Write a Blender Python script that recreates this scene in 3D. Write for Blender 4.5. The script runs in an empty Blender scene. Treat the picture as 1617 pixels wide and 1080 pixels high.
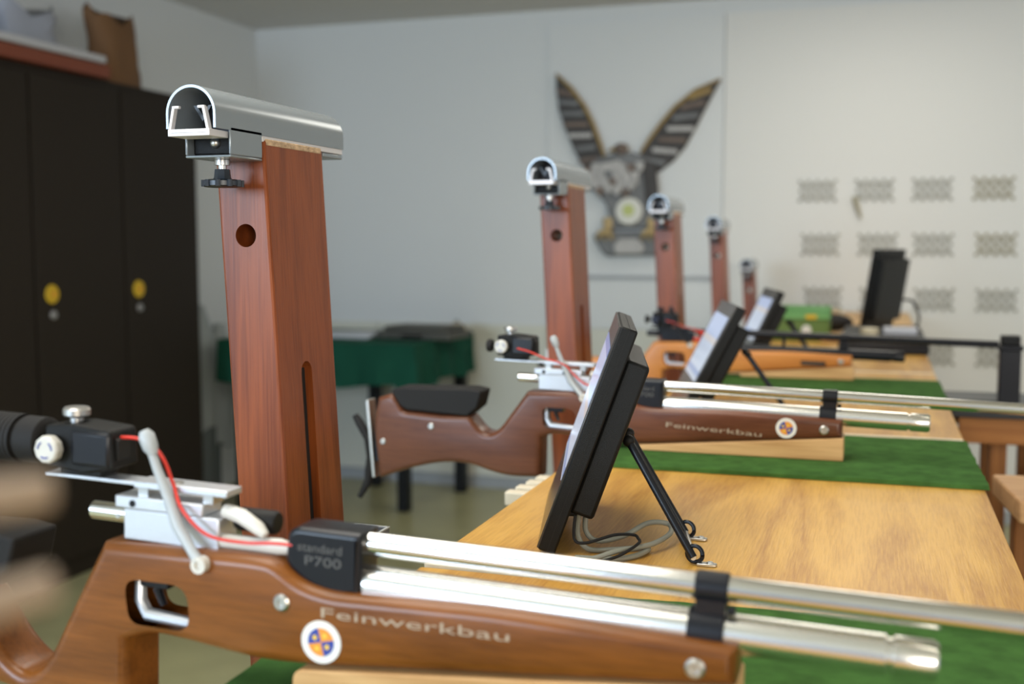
import bpy, bmesh, math, random
from mathutils import Vector, Matrix
random.seed(4)
PI = math.pi
SC = bpy.context.scene
COL = SC.collection
HC = 1.30                      # camera height above the floor; coordinates below are relative to the camera point
T = -0.315                     # table top

# ------------------------------------------------------------------ camera
F = 1766.0
PSI = math.atan(577 / F); TH = math.atan(154 / F)
cam = bpy.data.cameras.new('camera'); camo = bpy.data.objects.new('camera', cam); COL.objects.link(camo)
camo.location = (0, 0, HC)
camo.rotation_euler = (PI / 2 - TH, 0, PSI)
cam.sensor_fit = 'HORIZONTAL'; cam.sensor_width = 36; cam.lens = 36 * F / 1617
cam.clip_start = 0.02
cam.dof.use_dof = True; cam.dof.focus_distance = 1.10; cam.dof.aperture_fstop = 4.1
SC.camera = camo

# ------------------------------------------------------------------ world, lights, exposure
w = bpy.data.worlds.new('world'); SC.world = w; w.use_nodes = True
bg = w.node_tree.nodes['Background']; bg.inputs[0].default_value = (0.80, 0.88, 1.0, 1); bg.inputs[1].default_value = 0.45

def area(name, loc, target, sx, sy, power, col):
    l = bpy.data.lights.new(name, 'AREA'); l.shape = 'RECTANGLE'; l.size = sx; l.size_y = sy; l.energy = power; l.color = col
    o = bpy.data.objects.new(name, l); COL.objects.link(o)
    o.location = (loc[0], loc[1], loc[2] + HC)
    d = Vector(target) - Vector(loc); o.rotation_euler = d.to_track_quat('-Z', 'Y').to_euler()
    return o
area('window_light', (3.9, 1.6, 0.30), (-1.5, 2.6, -0.3), 2.4, 1.2, 14, (1.0, 0.94, 0.84))
area('window_light', (-2.2, -2.9, 0.45), (-1.5, 3.0, -0.1), 2.0, 1.1, 128, (0.64, 0.81, 1.0))
area('window_light', (2.4, -2.9, 0.45), (0.9, 4.0, 0.0), 2.0, 1.1, 105, (1.0, 0.93, 0.80))
area('ceiling_lamp_light', (-0.75, 1.0, 1.15), (-0.75, 1.0, -0.3), 0.8, 2.2, 34, (1.0, 0.96, 0.88))
area('ceiling_lamp_light', (0.0, 4.0, 1.15), (0.0, 4.0, -0.3), 0.6, 1.8, 17, (1.0, 0.95, 0.84))

SC.view_settings.view_transform = 'Standard'; SC.view_settings.look = 'None'
SC.view_settings.exposure = 0.0; SC.view_settings.gamma = 1.0; SC.view_settings.use_curve_mapping = False

# ------------------------------------------------------------------ materials
def mat(name, col, rough=0.5, metal=0.0, spec=0.5, coat=0.0, emit=None, estr=0.0, bump=0.0, bscale=60.0, var=0.0, vscale=8.0, aniso=0.0):
    m = bpy.data.materials.new(name); m.use_nodes = True
    nt = m.node_tree; b = nt.nodes['Principled BSDF']
    b.inputs['Base Color'].default_value = (*col, 1); b.inputs['Roughness'].default_value = rough
    b.inputs['Metallic'].default_value = metal; b.inputs['Specular IOR Level'].default_value = spec
    b.inputs['Coat Weight'].default_value = coat; b.inputs['Coat Roughness'].default_value = 0.15
    b.inputs['Anisotropic'].default_value = aniso
    if emit:
        b.inputs['Emission Color'].default_value = (*emit, 1); b.inputs['Emission Strength'].default_value = estr
    if bump or var:
        tc = nt.nodes.new('ShaderNodeTexCoord')
    if var:
        n = nt.nodes.new('ShaderNodeTexNoise'); n.inputs['Scale'].default_value = vscale; n.inputs['Detail'].default_value = 4
        nt.links.new(tc.outputs['Object'], n.inputs['Vector'])
        r = nt.nodes.new('ShaderNodeValToRGB')
        r.color_ramp.elements[0].position = 0.3; r.color_ramp.elements[1].position = 0.7
        r.color_ramp.elements[0].color = (*[c * (1 - var) for c in col], 1)
        r.color_ramp.elements[1].color = (*[min(1, c * (1 + var)) for c in col], 1)
        nt.links.new(n.outputs['Fac'], r.inputs['Fac']); nt.links.new(r.outputs['Color'], b.inputs['Base Color'])
    if bump:
        n2 = nt.nodes.new('ShaderNodeTexNoise'); n2.inputs['Scale'].default_value = bscale; n2.inputs['Detail'].default_value = 6
        nt.links.new(tc.outputs['Object'], n2.inputs['Vector'])
        bp = nt.nodes.new('ShaderNodeBump'); bp.inputs['Strength'].default_value = bump; bp.inputs['Distance'].default_value = 0.002
        nt.links.new(n2.outputs['Fac'], bp.inputs['Height']); nt.links.new(bp.outputs['Normal'], b.inputs['Normal'])
    return m

def wood(name, dark, light, axis, rough=0.4, coat=0.0, fine=220.0, along=6.0, rings=14.0, ringdist=5.0, bump=0.15, blotch=0.0):
    """grain runs along `axis` (0 x, 1 y, 2 z)"""
    m = bpy.data.materials.new(name); m.use_nodes = True
    nt = m.node_tree; N = nt.nodes; L = nt.links; b = N['Principled BSDF']
    b.inputs['Roughness'].default_value = rough; b.inputs['Specular IOR Level'].default_value = 0.32; b.inputs['Coat Weight'].default_value = coat; b.inputs['Coat Roughness'].default_value = 0.2
    tc = N.new('ShaderNodeTexCoord')
    mp = N.new('ShaderNodeMapping'); s = [fine] * 3; s[axis] = along; mp.inputs['Scale'].default_value = s
    L.new(tc.outputs['Object'], mp.inputs['Vector'])
    n1 = N.new('ShaderNodeTexNoise'); n1.inputs['Scale'].default_value = 1.0; n1.inputs['Detail'].default_value = 5; n1.inputs['Roughness'].default_value = 0.6
    L.new(mp.outputs['Vector'], n1.inputs['Vector'])
    mp2 = N.new('ShaderNodeMapping'); s = [1.0] * 3; s[axis] = 0.12; mp2.inputs['Scale'].default_value = s
    L.new(tc.outputs['Object'], mp2.inputs['Vector'])
    n2 = N.new('ShaderNodeTexNoise'); n2.inputs['Scale'].default_value = rings; n2.inputs['Detail'].default_value = 3; n2.inputs['Distortion'].default_value = 0.6
    L.new(mp2.outputs['Vector'], n2.inputs['Vector'])
    mm = N.new('ShaderNodeMath'); mm.operation = 'MULTIPLY'; mm.inputs[1].default_value = ringdist
    L.new(n2.outputs['Fac'], mm.inputs[0])
    fr = N.new('ShaderNodeMath'); fr.operation = 'PINGPONG'; fr.inputs[1].default_value = 0.5
    L.new(mm.outputs[0], fr.inputs[0])
    ad = N.new('ShaderNodeMath'); ad.operation = 'MULTIPLY_ADD'; ad.inputs[1].default_value = 0.7
    L.new(fr.outputs[0], ad.inputs[0]); 
    sc = N.new('ShaderNodeMath'); sc.operation = 'MULTIPLY'; sc.inputs[1].default_value = 0.75
    L.new(n1.outputs['Fac'], sc.inputs[0]); L.new(sc.outputs[0], ad.inputs[2])
    r = N.new('ShaderNodeValToRGB'); r.color_ramp.elements[0].position = 0.28; r.color_ramp.elements[1].position = 0.72
    r.color_ramp.elements[0].color = (*dark, 1); r.color_ramp.elements[1].color = (*light, 1)
    L.new(ad.outputs[0], r.inputs['Fac']); L.new(r.outputs['Color'], b.inputs['Base Color'])
    if bump:
        bp = N.new('ShaderNodeBump'); bp.inputs['Strength'].default_value = bump; bp.inputs['Distance'].default_value = 0.001
        L.new(n1.outputs['Fac'], bp.inputs['Height']); L.new(bp.outputs['Normal'], b.inputs['Normal'])
    return m

M = {}
M['oak'] = wood('oak_top', (0.41, 0.190, 0.033), (0.66, 0.370, 0.080), 1, rough=0.34, fine=420, along=22, rings=7, ringdist=5, bump=0.3)
M['apron'] = wood('apron_wood', (0.26, 0.10, 0.028), (0.40, 0.17, 0.05), 0, rough=0.5)
M['legwood'] = wood('leg_wood', (0.22, 0.085, 0.025), (0.36, 0.15, 0.045), 2, rough=0.5)
M['mahogany'] = wood('mahogany', (0.120, 0.025, 0.006), (0.250, 0.060, 0.014), 2, rough=0.36, coat=0.05, fine=380, along=9, rings=16, ringdist=3, bump=0.15)
M['mahogany_dark'] = wood('mahogany_dark', (0.12, 0.036, 0.020), (0.22, 0.072, 0.036), 2, rough=0.36, coat=0.3, fine=300, along=9, rings=16, ringdist=5, bump=0.15)
M['stock_a'] = wood('stock_walnut_light', (0.110, 0.033, 0.004), (0.215, 0.070, 0.011), 0, rough=0.33, coat=0.2, fine=260, along=25, rings=12, ringdist=4, bump=0.1)
M['stock_b'] = wood('stock_walnut_dark', (0.085, 0.026, 0.011), (0.150, 0.050, 0.022), 0, rough=0.33, coat=0.2, fine=260, along=25, rings=12, ringdist=4, bump=0.1)
M['stock_c'] = wood('stock_honey', (0.50, 0.17, 0.035), (0.66, 0.26, 0.06), 0, rough=0.35, coat=0.2, fine=200, along=15, rings=10, ringdist=4, bump=0.1)
M['wedge'] = wood('wedge_wood', (0.48, 0.26, 0.10), (0.66, 0.40, 0.18), 0, rough=0.5, fine=240, along=10)
M['pale_wood'] = wood('pale_wood', (0.30, 0.22, 0.16), (0.40, 0.31, 0.23), 1, rough=0.55, fine=200, along=8)
M['pale_edge'] = mat('bare_worn_edge', (0.52, 0.36, 0.22), 0.7, bump=1.0, bscale=300, var=0.35, vscale=90)
M['tan_board'] = wood('tan_board', (0.46, 0.26, 0.13), (0.58, 0.35, 0.18), 0, rough=0.55)
M['red_board'] = mat('red_board', (0.20, 0.045, 0.018), 0.5)
M['cream'] = mat('cream_edging', (0.82, 0.74, 0.58), 0.45)
M['green_mat'] = mat('green_felt', (0.060, 0.150, 0.035), 0.95, spec=0.1, bump=1.0, bscale=900, var=0.22, vscale=45)
M['cloth'] = mat('green_tablecloth', (0.010, 0.072, 0.045), 0.9, spec=0.15, var=0.12)
M['wall'] = mat('wall_paint', (0.70, 0.725, 0.735), 0.8, spec=0.2, bump=0.15, bscale=60)
M['panel'] = mat('wall_paint_lit', (0.74, 0.745, 0.73), 0.75, spec=0.2)  # same paint as the wall; lit side's warmer, brighter tone put into colour
M['dado'] = mat('dado_paint', (0.68, 0.68, 0.60), 0.6, spec=0.3)
M['ceiling'] = mat('ceiling_paint', (0.66, 0.65, 0.63), 0.9, spec=0.1)
M['floor'] = mat('olive_linoleum', (0.40, 0.375, 0.20), 0.30, spec=0.4, var=0.12, vscale=5)
M['locker'] = mat('locker_paint', (0.022, 0.016, 0.011), 0.6, spec=0.2)
M['gap'] = mat('seam_black', (0.008, 0.007, 0.006), 0.8)
M['yellow'] = mat('yellow_plastic', (0.62, 0.40, 0.01), 0.5)
M['orange'] = mat('orange_print', (0.75, 0.30, 0.03), 0.5)
M['steel'] = mat('dull_steel', (0.55, 0.54, 0.52), 0.35, metal=1.0)
M['lock'] = mat('lock_metal', (0.35, 0.34, 0.34), 0.4, metal=0.6)
M['barrel'] = mat('polished_barrel', (0.80, 0.79, 0.77), 0.16, metal=1.0)
M['tube'] = mat('satin_air_tube', (0.86, 0.85, 0.82), 0.24, metal=1.0)
M['alu'] = mat('anodised_aluminium', (0.62, 0.64, 0.68), 0.38, metal=0.75, bump=0.1, bscale=800)
M['hood'] = mat('grey_hood_paint', (0.25, 0.285, 0.315), 0.22, metal=0.28, spec=0.6)
M['hood_in'] = mat('hood_inside', (0.03, 0.03, 0.04), 0.5)
M['clip'] = mat('pale_clip', (0.70, 0.68, 0.70), 0.4, metal=0.2)
M['white_pl'] = mat('white_plastic', (0.64, 0.62, 0.57), 0.35)
M['grey_pl'] = mat('grey_lever', (0.42, 0.45, 0.47), 0.35)
M['black_pl'] = mat('black_plastic', (0.006, 0.006, 0.006), 0.42, spec=0.22, bump=0.3, bscale=1500)
M['black_metal'] = mat('black_anodised', (0.007, 0.008, 0.012), 0.30, spec=0.35)
M['black_rub'] = mat('black_rubber', (0.012, 0.011, 0.011), 0.7, spec=0.3)
M['bezel'] = mat('bezel_gloss', (0.035, 0.032, 0.03), 0.22, spec=0.6)
M['navy'] = mat('dark_blue_plastic', (0.012, 0.018, 0.028), 0.35)
M['red'] = mat('red_cable', (0.62, 0.035, 0.02), 0.4)
M['cable'] = mat('grey_cable_sheath', (0.23, 0.23, 0.19), 0.5)
M['letter'] = mat('silver_lettering', (0.42, 0.33, 0.24), 0.5)
M['letter_dim'] = mat('dim_lettering', (0.085, 0.083, 0.08), 0.5)
M['stick'] = mat('sticker_white', (0.80, 0.78, 0.74), 0.5)
M['blue'] = mat('sticker_blue', (0.03, 0.06, 0.33), 0.5)
M['stor'] = mat('sticker_orange', (0.80, 0.30, 0.04), 0.5)
M['styl'] = mat('sticker_yellow', (0.85, 0.55, 0.06), 0.5)
M['greenbox'] = mat('green_box_paint', (0.095, 0.165, 0.022), 0.5)
M['greenlid'] = mat('green_lid_paint', (0.055, 0.20, 0.04), 0.5)
M['greenlight'] = mat('light_green_band', (0.14, 0.34, 0.10), 0.5)
M['kraft'] = mat('kraft_paper', (0.17, 0.085, 0.035), 0.8, bump=0.6, bscale=30)
M['wbag'] = mat('white_bag', (0.34, 0.36, 0.42), 0.6)
M['wboard'] = mat('white_board', (0.50, 0.51, 0.56), 0.5)
M['coat'] = mat('grey_cloth', (0.34, 0.37, 0.37), 0.9)
M['coat2'] = mat('dark_grey_cloth', (0.12, 0.14, 0.14), 0.9)
M['case'] = mat('dark_case', (0.085, 0.085, 0.075), 0.7)
M['paper'] = mat('paper', (0.55, 0.57, 0.60), 0.7)
M['tray'] = mat('grey_tray', (0.24, 0.25, 0.27), 0.4, metal=0.4)
M['trayrim'] = mat('tray_rim', (0.70, 0.72, 0.72), 0.35, metal=0.4)
M['blacktop'] = mat('black_top', (0.020, 0.022, 0.025), 0.35)
M['lattice'] = mat('lattice_grey', (0.41, 0.405, 0.36), 0.6)
M['lattice2'] = mat('lattice_tan', (0.38, 0.35, 0.25), 0.6)
M['e_dark'] = mat('eagle_dark', (0.045, 0.040, 0.038), 0.6, var=0.2)
M['e_brown'] = mat('eagle_brown', (0.17, 0.125, 0.10), 0.6, var=0.2)
M['e_white'] = mat('eagle_grey_white', (0.46, 0.45, 0.44), 0.6, var=0.12, vscale=25)
M['e_gold'] = mat('eagle_gold', (0.32, 0.21, 0.06), 0.5)
M['e_grey'] = mat('eagle_grey', (0.17, 0.175, 0.18), 0.6, var=0.2)
M['e_talon'] = mat('eagle_talon', (0.48, 0.36, 0.18), 0.6)
M['e_shield'] = mat('eagle_shield', (0.68, 0.68, 0.62), 0.5)
M['e_green'] = mat('shield_green', (0.50, 0.55, 0.20), 0.6)
M['trim'] = mat('grey_trim', (0.36, 0.38, 0.40), 0.6)
M['tin'] = mat('pale_tin', (0.60, 0.52, 0.36), 0.4)

def display_mat():
    m = bpy.data.materials.new('display_picture'); m.use_nodes = True
    nt = m.node_tree; N = nt.nodes; L = nt.links; b = N['Principled BSDF']
    tc = N.new('ShaderNodeTexCoord'); sx = N.new('ShaderNodeSeparateXYZ'); L.new(tc.outputs['Object'], sx.inputs[0])
    r = N.new('ShaderNodeValToRGB'); r.color_ramp.interpolation = 'CONSTANT'
    mr = N.new('ShaderNodeMapRange'); mr.inputs[1].default_value = 0.02; mr.inputs[2].default_value = 0.22
    L.new(sx.outputs['Z'], mr.inputs[0]); L.new(mr.outputs[0], r.inputs['Fac'])
    e = r.color_ramp.elements
    e[0].position = 0.0; e[0].color = (0.55, 0.62, 0.75, 1); e[1].position = 0.93; e[1].color = (0.22, 0.32, 0.62, 1)
    for p, c in ((0.28, (0.30, 0.40, 0.66, 1)), (0.33, (0.62, 0.70, 0.85, 1)), (0.60, (0.70, 0.66, 0.66, 1)), (0.66, (0.50, 0.60, 0.85, 1))):
        k = e.new(p); k.color = c
    b.inputs['Base Color'].default_value = (0.02, 0.02, 0.02, 1); b.inputs['Roughness'].default_value = 0.15
    L.new(r.outputs['Color'], b.inputs['Emission Color']); b.inputs['Emission Strength'].default_value = 0.75
    return m
M['display'] = display_mat()

# ------------------------------------------------------------------ helpers
class MB:
    def __init__(s): s.v = []; s.f = []; s.m = []; s.cm = 0
    def add(s, vs, fs):
        o = len(s.v); s.v += [Vector(p) for p in vs]; s.f += [[i + o for i in f] for f in fs]; s.m += [s.cm] * len(fs); return s
    def box(s, x0, x1, y0, y1, z0, z1, mtx=None):
        vs = [Vector((x, y, z)) for x in (x0, x1) for y in (y0, y1) for z in (z0, z1)]
        if mtx: vs = [mtx @ p for p in vs]
        return s.add(vs, [(0, 1, 3, 2), (4, 6, 7, 5), (0, 4, 5, 1), (2, 3, 7, 6), (0, 2, 6, 4), (1, 5, 7, 3)])
    def tube(s, pts, rs, n=16, caps=True):
        pts = [Vector(p) for p in pts]
        if not hasattr(rs, '__len__'): rs = [rs] * len(pts)
        rings = []; up = None
        for i, p in enumerate(pts):
            d = (pts[min(i + 1, len(pts) - 1)] - pts[max(i - 1, 0)])
            if d.length < 1e-9: d = Vector((1, 0, 0)) if i == 0 else dprev
            d = d.normalized(); dprev = d
            if up is None:
                a = Vector((0, 0, 1)) if abs(d.z) < 0.9 else Vector((0, 1, 0)); u = d.cross(a).normalized()
            else:
                u = (up - d * up.dot(d)).normalized()
            up = u; v = d.cross(u)
            rings.append([p + (u * math.cos(2 * PI * k / n) + v * math.sin(2 * PI * k / n)) * rs[i] for k in range(n)])
        vs = [q for r in rings for q in r]; fs = []
        for i in range(len(rings) - 1):
            for k in range(n):
                a = i * n + k; b = i * n + (k + 1) % n; fs.append((a, b, b + n, a + n))
        if caps: fs.append(tuple(range(n - 1, -1, -1))); fs.append(tuple((len(rings) - 1) * n + k for k in range(n)))
        return s.add(vs, fs)
    def cyl(s, p0, p1, r0, r1=None, n=20):
        return s.tube([p0, p1], [r0, r0 if r1 is None else r1], n)
    def prof(s, p0, ax, prof, n=24):
        """lathe: prof = [(distance along ax, radius)]"""
        p0 = Vector(p0); ax = Vector(ax).normalized()
        a = Vector((0, 0, 1)) if abs(ax.z) < 0.9 else Vector((0, 1, 0)); u = ax.cross(a).normalized(); v = ax.cross(u)
        vs = []; fs = []
        for t, r in prof:
            vs += [p0 + ax * t + (u * math.cos(2 * PI * k / n) + v * math.sin(2 * PI * k / n)) * max(r, 1e-5) for k in range(n)]
        for i in range(len(prof) - 1):
            for k in range(n):
                A = i * n + k; B = i * n + (k + 1) % n; fs.append((A, B, B + n, A + n))
        fs.append(tuple(range(n - 1, -1, -1))); fs.append(tuple((len(prof) - 1) * n + k for k in range(n)))
        return s.add(vs, fs)
    def ball(s, c, r, n=12, sc=(1, 1, 1)):
        c = Vector(c); vs = []; fs = []; h = n // 2
        for i in range(h + 1):
            t = PI * i / h
            for k in range(n):
                p = 2 * PI * k / n
                vs.append(c + Vector((r * sc[0] * max(math.sin(t), 1e-4) * math.cos(p), r * sc[1] * max(math.sin(t), 1e-4) * math.sin(p), r * sc[2] * math.cos(t))))
        for i in range(h):
            for k in range(n):
                a = i * n + k; b = i * n + (k + 1) % n; fs.append((a, a + n, b + n, b))
        return s.add(vs, fs)
    def poly(s, pts, a0, a1, axis=1):
        """extrude a simple 2D polygon: axis 1 -> pts are (x,z) extruded y a0..a1; 2 -> (x,y) in z; 0 -> (y,z) in x"""
        n = len(pts)
        def P(p, a): return {1: (p[0], a, p[1]), 2: (p[0], p[1], a), 0: (a, p[0], p[1])}[axis]
        vs = [P(p, a0) for p in pts] + [P(p, a1) for p in pts]
        fs = [tuple(range(n)), tuple(range(2 * n - 1, n - 1, -1))] + [(i, i + n, (i + 1) % n + n, (i + 1) % n) for i in range(n)]
        return s.add(vs, fs)
    def mesh(s, name, mats, smooth=True):
        me = bpy.data.meshes.new(name); me.from_pydata([tuple(v) for v in s.v], [], s.f)
        bm = bmesh.new(); bm.from_mesh(me); bmesh.ops.recalc_face_normals(bm, faces=bm.faces); bm.to_mesh(me); bm.free()
        for m in (mats if isinstance(mats, (list, tuple)) else [mats]): me.materials.append(m)
        me.polygons.foreach_set('material_index', s.m)
        if smooth:
            me.polygons.foreach_set('use_smooth', [True] * len(me.polygons)); me.set_sharp_from_angle(angle=math.radians(35))
        me.update(); return me
    def build(s, name, mats, parent=None, loc=(0, 0, 0), bevel=0.0, rot=(0, 0, 0), seg=2):
        o = link(name, s.mesh(name, mats), parent, loc, rot)
        if bevel:
            b = o.modifiers.new('bevel', 'BEVEL'); b.width = bevel; b.segments = seg; b.limit_method = 'ANGLE'; b.angle_limit = math.radians(40); b.harden_normals = False
        return o

def link(name, data, parent=None, loc=(0, 0, 0), rot=(0, 0, 0)):
    o = bpy.data.objects.new(name, data); COL.objects.link(o)
    if parent: o.parent = parent; o.location = loc
    else: o.location = (loc[0], loc[1], loc[2] + HC)
    o.rotation_euler = rot
    return o

def thing(name, loc, label, cat, group=None, rot=(0, 0, 0)):
    o = link(name, None, None, loc, rot); o.empty_display_size = 0.05
    return tag(o, label, cat, group)
def tag(o, label, cat, group=None):
    o['label'] = label; o['category'] = cat
    if group: o['group'] = group
    return o
def struct(o): o['kind'] = 'structure'; return o

def dup(root, label=None):
    c = root.copy(); COL.objects.link(c)
    if label: c['label'] = label
    for ch in root.children:
        d = ch.copy(); COL.objects.link(d); d.parent = c
        for g in ch.children:
            e = g.copy(); COL.objects.link(e); e.parent = d
    return c

def rounded(pts, k=6):
    """smooth corners of a polygon; pts = (x, z, radius)"""
    out = []; n = len(pts)
    for i in range(n):
        p = Vector(pts[i][:2]); r = pts[i][2] if len(pts[i]) > 2 else 0
        if r <= 0: out.append((p.x, p.y)); continue
        a = Vector(pts[i - 1][:2]); b = Vector(pts[(i + 1) % n][:2])
        da = (a - p); db = (b - p); ra = min(r, da.length * 0.48); rb = min(r, db.length * 0.48)
        A = p + da.normalized() * ra; B = p + db.normalized() * rb
        for j in range(k + 1):
            t = j / k; q = A * (1 - t) ** 2 + p * 2 * t * (1 - t) + B * t * t; out.append((q.x, q.y))
    return out

def plate(name, outline, holes, half, bevel, m, parent, res=4):
    """extruded outline in the x-z plane with through holes and rounded edges (a filled curve turned into a mesh)"""
    cu = bpy.data.curves.new(name, 'CURVE'); cu.dimensions = '2D'; cu.fill_mode = 'BOTH'
    for pl in [outline] + holes:
        sp = cu.splines.new('POLY'); sp.points.add(len(pl) - 1)
        for i, p in enumerate(pl): sp.points[i].co = (p[0], p[1], 0, 1)
        sp.use_cyclic_u = True
    cu.extrude = half - bevel; cu.bevel_depth = bevel; cu.bevel_resolution = res; cu.offset = -bevel
    to = bpy.data.objects.new('tmp', cu); COL.objects.link(to)
    dg = bpy.context.evaluated_depsgraph_get(); me = bpy.data.meshes.new_from_object(to.evaluated_get(dg)); me.name = name
    COL.objects.unlink(to); bpy.data.objects.remove(to); bpy.data.curves.remove(cu)
    me.transform(Matrix.Rotation(PI / 2, 4, 'X')); me.materials.clear(); me.materials.append(m)
    me.polygons.foreach_set('use_smooth', [True] * len(me.polygons)); me.set_sharp_from_angle(angle=math.radians(28)); me.update()
    return link(name, me, parent)

def text(name, s, size, m, parent, loc, rot=(PI / 2, 0, 0), sx=1.0, depth=0.0003, bold=0.0):
    cu = bpy.data.curves.new(name, 'FONT'); cu.body = s; cu.size = size; cu.extrude = depth; cu.offset = bold; cu.resolution_u = 3
    to = bpy.data.objects.new('tmp', cu); COL.objects.link(to)
    dg = bpy.context.evaluated_depsgraph_get(); me = bpy.data.meshes.new_from_object(to.evaluated_get(dg)); me.name = name
    COL.objects.unlink(to); bpy.data.objects.remove(to); bpy.data.curves.remove(cu)
    me.transform(Matrix.Diagonal((sx, 1, 1, 1))); me.materials.clear(); me.materials.append(m)
    return link(name, me, parent, loc, rot)

def cut(o, cutters):
    """boolean cuts, applied at once"""
    for c in cutters:
        me = c.mesh('cut', o.data.materials[0] if o.data.materials else None, smooth=False)
        co = bpy.data.objects.new('tmp_cut', me); COL.objects.link(co)
        co.parent = o.parent; co.location = o.location; co.rotation_euler = o.rotation_euler
        bo = o.modifiers.new('cut', 'BOOLEAN'); bo.object = co; bo.operation = 'DIFFERENCE'; bo.solver = 'EXACT'
        bpy.context.view_layer.update()
        dg = bpy.context.evaluated_depsgraph_get(); nm = bpy.data.meshes.new_from_object(o.evaluated_get(dg))
        o.modifiers.clear(); o.data = nm
        COL.objects.unlink(co); bpy.data.objects.remove(co)
    o.data.polygons.foreach_set('use_smooth', [True] * len(o.data.polygons)); o.data.set_sharp_from_angle(angle=math.radians(20))

# ------------------------------------------------------------------ room
XL, YB, ZC, ZF = -3.33, 5.60, 1.19, -HC
XR = 4.2; YN = -3.4
struct(MB().box(XL - 0.3, XR, YN, YB + 0.3, ZF - 0.1, ZF).build('floor', M['floor']))
struct(MB().box(XL - 0.3, XR, YN, YB + 0.3, ZC, ZC + 0.1).build('ceiling', M['ceiling']))
struct(MB().box(XL - 0.12, XL, YN, YB + 0.12, ZF, ZC).build('wall_left', M['wall']))
wb = struct(MB().box(XL, XR, YB, YB + 0.12, ZF, ZC).build('wall_back', M['wall']))
# painted panels of the back wall: seams at two heights and three verticals
z_mid = -0.163
def wpanel(x0, x1, z0, z1, m):
    return MB().box(x0 + 0.003, x1 - 0.003, YB - 0.012, YB + 0.002, z0 + 0.002, z1 - 0.002).build('panel', m, wb, (0, 0, 0))
wb_off = Vector((0, 0, 0))
wpanel(-1.635, -0.735, z_mid, 1.12, M['wall']); wpanel(-0.735, 0.95, z_mid - 1.0, 1.12, M['panel']); wpanel(0.95, XR, z_mid - 1.0, 1.12, M['panel'])
wpanel(-1.635, -0.735, -0.43, z_mid, M['wall'])
wpanel(-2.60, -1.635, -1.24, -0.42, M['dado']); wpanel(-1.635, -0.735, -1.24, -0.43, M['dado']); wpanel(XL + .01, -2.60, -1.24, -0.42, M['dado'])
struct(MB().box(-1.63, -0.74, YB - 0.024, YB - 0.0115, z_mid - 0.012, z_mid + 0.006).build('trim_1', M['trim']))
struct(MB().box(XL, XR, YB - 0.025, YB, ZF, ZF + 0.06).build('baseboard_back', M['trim']))

# wall lattices -----------------------------------------------------
def lattice_mesh(m):
    b = MB(); W = 0.165; r = 0.0042; d = 0.007
    def seg(p, q):
        b.tube([(p[0], 0, p[1]), (q[0], 0, q[1])], r, 6)
    xs = [-W / 2 + W * k / 4 for k in range(5)]
    for k in range(5):
        for s in (1, -1):
            b.ball((xs[k], 0, s * 0.046), 0.0085, 8)
    for k in range(4):
        xm = (xs[k] + xs[k + 1]) / 2
        for s in (1, -1):
            seg((xs[k], s * 0.046), (xm, s * 0.026)); seg((xs[k + 1], s * 0.046), (xm, s * 0.026)); b.ball((xm, 0, s * 0.026), 0.011, 8)
            seg((xm, s * 0.026), (xs[k], s * 0.0)) ; seg((xm, s * 0.026), (xs[k + 1], 0))
    return b.mesh('wall_lattice', m)
latA = lattice_mesh(M['lattice']); latB = lattice_mesh(M['lattice2'])
colx = [[-0.286, -0.026, 0.229, 0.493], [-0.268, -0.006, 0.240, 0.510], [-0.250, 0.010, 0.252, 0.522], [-0.235, 0.020, 0.262, 0.530]]
rown = ['top', 'second', 'third', 'bottom']; coln = ['leftmost', 'second from left', 'third from left', 'rightmost']
rowz = [0.256, 0.0, -0.256, -0.512]
for i in range(4):
    for j in range(4):
        o = link('wall_lattice', latB if (j == 3 and i < 2) else latA, None, (colx[i][j], YB - 0.018, rowz[i]))
        tag(o, 'small zigzag lattice holder on the white back wall, %s row, %s' % (rown[i], coln[j]), 'wall rack', 'lattice holders on the back wall')
tag(MB().tube([(0, 0, 0), (0.012, -.004, -0.045), (0.03, -.002, -0.10)], [0.014, 0.011, 0.006], 8).build('rag', M['lattice2'], None, (-0.115, YB - 0.03, 0.225)),
    'small limp cloth strip hanging under a lattice holder in the top row', 'rag')

# eagle -------------------------------------------------------------
eg = thing('wall_eagle', (-1.20, YB - 0.014, 0.40), 'carved grey and brown eagle with raised wings on the white wall', 'wall ornament')
def E(x, z): return (x + 1.20, z - 0.40)
def wing(outl, lead, bars):
    wg = MB().poly([E(*p) for p in outl], -0.035, -0.002).build('wing', M['e_dark'], eg, bevel=0.006)
    MB().tube([(E(*p)[0], -0.036, E(*p)[1]) for p in lead], [0.005] + [0.009] * (len(lead) - 2) + [0.006], 8).build('leading_edge', M['e_gold'], wg)
    for i, (a, b2, c) in enumerate(bars):
        A = E(*a); B = E(*b2); t = MB(); w2 = 0.016
        t.poly([(A[0], A[1] + w2 * .6), (B[0], B[1] + w2), (B[0] + .01 * (1 if B[0] > A[0] else -1), B[1] - w2 * .4), (A[0], A[1] - w2 * .9)], -0.047, -0.033)
        t.build('feather', M[c], wg, bevel=0.003)
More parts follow.
